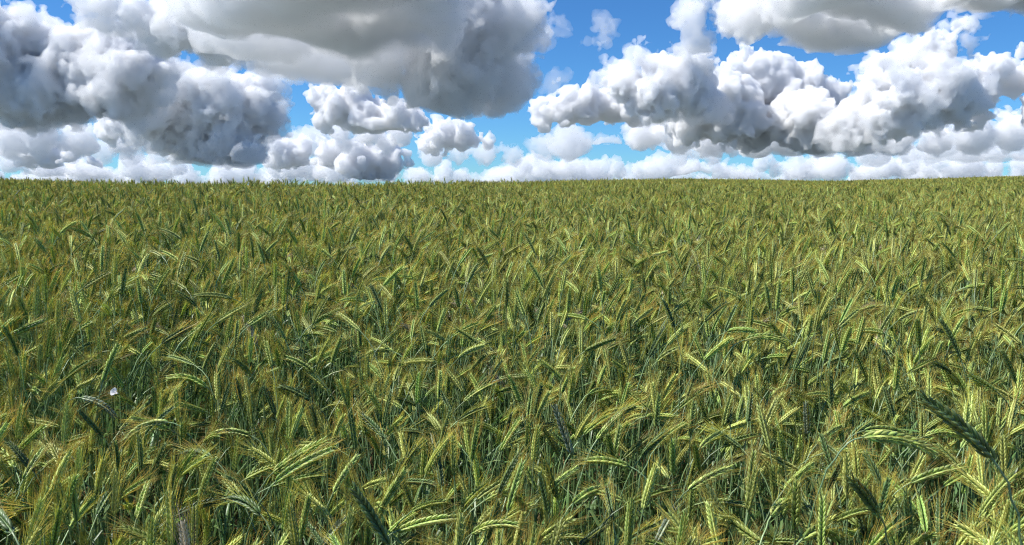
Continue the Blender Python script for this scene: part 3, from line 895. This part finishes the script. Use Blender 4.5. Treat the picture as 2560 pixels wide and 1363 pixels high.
# ------------------------------------------------------------------ the front plants as things, the rest of the field as one mass
near = np.arange(n)
ends = [ear_points(i) for i in near]
A = project(np.array([e[0] for e in ends])); B = project(np.array([e[1] for e in ends]))
mid = (A + B) / 2
drop = np.zeros(n, bool)
for (c, ln_, dep, pa, pb) in lm_boxes:       # keep clear the line of sight to the ears that stand out
    ab = pb - pa
    tq = np.clip(((mid[:, :2] - pa) @ ab) / (ab @ ab), 0, 1)
    dist = np.hypot(*(mid[:, :2] - (pa + tq[:, None] * ab)).T)
    hit = (dist < 0.42 * np.maximum(ln_, 60)) & (mid[:, 2] < dep + 0.04)
    drop[near[hit]] = True
# too close to the lens
top = np.array([max(e[0][2], e[1][2]) for e in ends])
ln_px = np.hypot(*(A[:, :2] - B[:, :2]).T)
close = (mid[:, 2] < 1.0) & (np.minimum(A[:, 1], B[:, 1]) < PH - 60)
drop[near[close]] = True
inframe = (mid[:, 0] > 10) & (mid[:, 0] < PW - 10) & (mid[:, 1] < PH - 12) & (mid[:, 1] > 480) & ~drop[near]
# how much of each ear is covered by nearer ears
order = np.argsort(mid[:, 2])
cover = np.zeros(len(near))
cells = {}
for o_ in order:
    if not inframe[o_]: continue
    smp = [A[o_, :2] * (1 - q) + B[o_, :2] * q for q in (0.15, 0.5, 0.85)]
    keys = [(int(p[0] // 14), int(p[1] // 14)) for p in smp]
    cover[o_] = sum(k_ in cells for k_ in keys) / 3
    for q in np.linspace(0, 1, max(int(ln_px[o_] // 8), 2)):
        p = A[o_, :2] * (1 - q) + B[o_, :2] * q
        for ox in (-8, 8): cells[(int((p[0] + ox) // 14), int(p[1] // 14))] = 1
score = np.where(inframe & (cover < 0.5), ln_px / (0.35 + cover), -1)
pick = near[np.argsort(-score)[:240]]
picked = np.zeros(n, bool); picked[pick] = True

part_meshes = []
for pl in variants:
    part_meshes.append(dict(stem=pl['stem'].mesh('stem', STEM), ear=pl['husk'].mesh('ear', EAR), ear_d=pl['husk'].mesh('ear', HUSK_SHADED), rach=pl['rach'].mesh('rachis', STEM), awn=pl['awn'].mesh('beard', AWN),
                            leaves=[l.mesh('leaf', DRY if dd_ else LEAF) for l, dd_ in pl['leaves']]))
for i in pick:
    E0, E1 = ear_points(i)
    dark = rngf.random() < 0.3  # a random share of ears gets the husk with shade in its colour
    e = plant_root((XY[i, 0], XY[i, 1], gz[i]), describe('dark green' if dark else 'olive green', E0, E1, used_labels), (0, 0, azb[i]), hgt[i])
    pm = part_meshes[var[i]]
    child('stem', pm['stem'], e)
    ear = child('ear', pm['ear_d' if dark else 'ear'], e)
    child('rachis', pm['rach'], ear)
    tag(child('beard', pm['awn'], ear), kind='stuff')
    for lf in pm['leaves']: child('leaf', lf, e)

rest = ~(picked | drop)
idx = np.where(rest)[0]
me = bpy.data.meshes.new('rye_field')
cat_ = lambda a, b_: np.concatenate([a, b_]).astype(np.float32)
me.vertices.add(len(idx) + len(PX))
me.vertices.foreach_set('co', np.concatenate([np.stack([XY[idx, 0], XY[idx, 1], gz[idx]], 1), np.stack([PX, PY, PZ], 1)]).astype(np.float32).ravel())
ar = me.attributes.new('rot', 'FLOAT_VECTOR', 'POINT')
z0 = np.zeros(len(PX))
ar.data.foreach_set('vector', np.concatenate([np.stack([tilt[idx, 0], tilt[idx, 1], azb[idx]], 1), np.stack([z0, z0, PROT], 1)]).astype(np.float32).ravel())
asz = me.attributes.new('size', 'FLOAT', 'POINT'); asz.data.foreach_set('value', cat_(hgt[idx], PSZ))
av = me.attributes.new('variant', 'INT', 'POINT')
av.data.foreach_set('value', np.concatenate([np.where(dead[idx], NV + var[idx] % 3, var[idx]), PVAR]).astype(np.int32))
field = bpy.data.objects.new('rye_field', me)
root_col.objects.link(field)
tag(field, 'dense green and golden rye crop covering the whole rolling field', 'rye crop', kind='stuff')
ng = bpy.data.node_groups.new('rye_field', 'GeometryNodeTree')
ng.interface.new_socket('Geometry', in_out='INPUT', socket_type='NodeSocketGeometry')
ng.interface.new_socket('Geometry', in_out='OUTPUT', socket_type='NodeSocketGeometry')
gi = ng.nodes.new('NodeGroupInput'); go = ng.nodes.new('NodeGroupOutput')
ci = ng.nodes.new('GeometryNodeCollectionInfo')
ci.inputs['Collection'].default_value = proto_col
ci.inputs['Separate Children'].default_value = True
ci.inputs['Reset Children'].default_value = True
iop = ng.nodes.new('GeometryNodeInstanceOnPoints')
iop.inputs['Pick Instance'].default_value = True
def named(attr, typ):
    nd = ng.nodes.new('GeometryNodeInputNamedAttribute'); nd.data_type = typ
    nd.inputs['Name'].default_value = attr
    return nd.outputs['Attribute']
e2r = ng.nodes.new('FunctionNodeEulerToRotation')
ng.links.new(named('rot', 'FLOAT_VECTOR'), e2r.inputs[0])
ng.links.new(gi.outputs[0], iop.inputs['Points'])
ng.links.new(ci.outputs[0], iop.inputs['Instance'])
ng.links.new(named('variant', 'INT'), iop.inputs['Instance Index'])
ng.links.new(e2r.outputs[0], iop.inputs['Rotation'])
ng.links.new(named('size', 'FLOAT'), iop.inputs['Scale'])
ng.links.new(iop.outputs[0], go.inputs[0])
mod = field.modifiers.new('crop', 'NODES'); mod.node_group = ng
print('plants', len(idx), 'picked', len(pick), 'dropped', int(drop.sum()))

# ------------------------------------------------------------------ small white flowers climbing in the crop
def bindweed(px, py, dist, face, label, rng):
    P = at(px, py, dist)
    root = P + np.array([0.03, 0.02, 0]); root[2] = float(ground_height(root[0], root[1])) - 0.01
    e = bpy.data.objects.new('bindweed_flower', None); e.empty_display_size = 0.03; e.location = root
    root_col.objects.link(e); tag(e, label, 'flower', 'white flowers in the crop')
    P = P - root
    face = unit(np.array(face, float)); sx = unit(np.cross(face, [0.1, 0.2, 1])); sy = np.cross(face, sx)
    R, Z = np.array([0.0012, 0.0024, 0.0048, 0.0082, 0.0105]), np.array([-0.016, -0.010, -0.005, -0.001, 0.0005])
    a = np.linspace(0, 2 * np.pi, 20, endpoint=False)
    lobe = 1 + 0.07 * np.cos(5 * a)
    V = np.stack([P + z * face + r * (lobe if r > 0.008 else 1.0 + 0 * a)[:, None] * (np.cos(a)[:, None] * sx + np.sin(a)[:, None] * sy) for r, z in zip(R, Z)]).reshape(-1, 3)
    i = np.arange(4)[:, None] * 20; j = np.arange(20)[None]; jn = (j + 1) % 20
    c = Geo(); c.add(V, Q=np.stack([i + j, i + jn, i + 20 + jn, i + 20 + j], -1).reshape(-1, 4), t=np.repeat(np.linspace(0, 1, 5), 20), g=0.6)
    child('corolla', c.mesh('corolla', PETAL), e)
    k = Geo(); tube(k, [P - face * 0.022, P - face * 0.018, P - face * 0.013], [0.0012, 0.0028, 0.0034], 6, 0.5, 0.5)
    child('calyx', k.mesh('calyx', LEAF), e)
    q = np.linspace(0, 1, 14)[:, None]
    S_ = q * (P - face * 0.021) + np.stack([0.012 * np.sin(q[:, 0] * 19), 0.012 * np.cos(q[:, 0] * 19), 0 * q[:, 0]], 1) * np.sin(np.pi * q)
    st = Geo(); tube(st, S_, 0.0011, 5, 0.6, 0.5)
    child('stem', st.mesh('vine', STEM), e)

rb = np.random.default_rng(3)
bindweed(284, 979, 2.0, (-0.35, -0.75, 0.55), 'small white funnel flower in the crop at the left, lower of two', rb)
bindweed(248, 824, 3.0, (-0.2, -0.7, 0.65), 'small white funnel flower in the crop at the left, upper of two', rb)
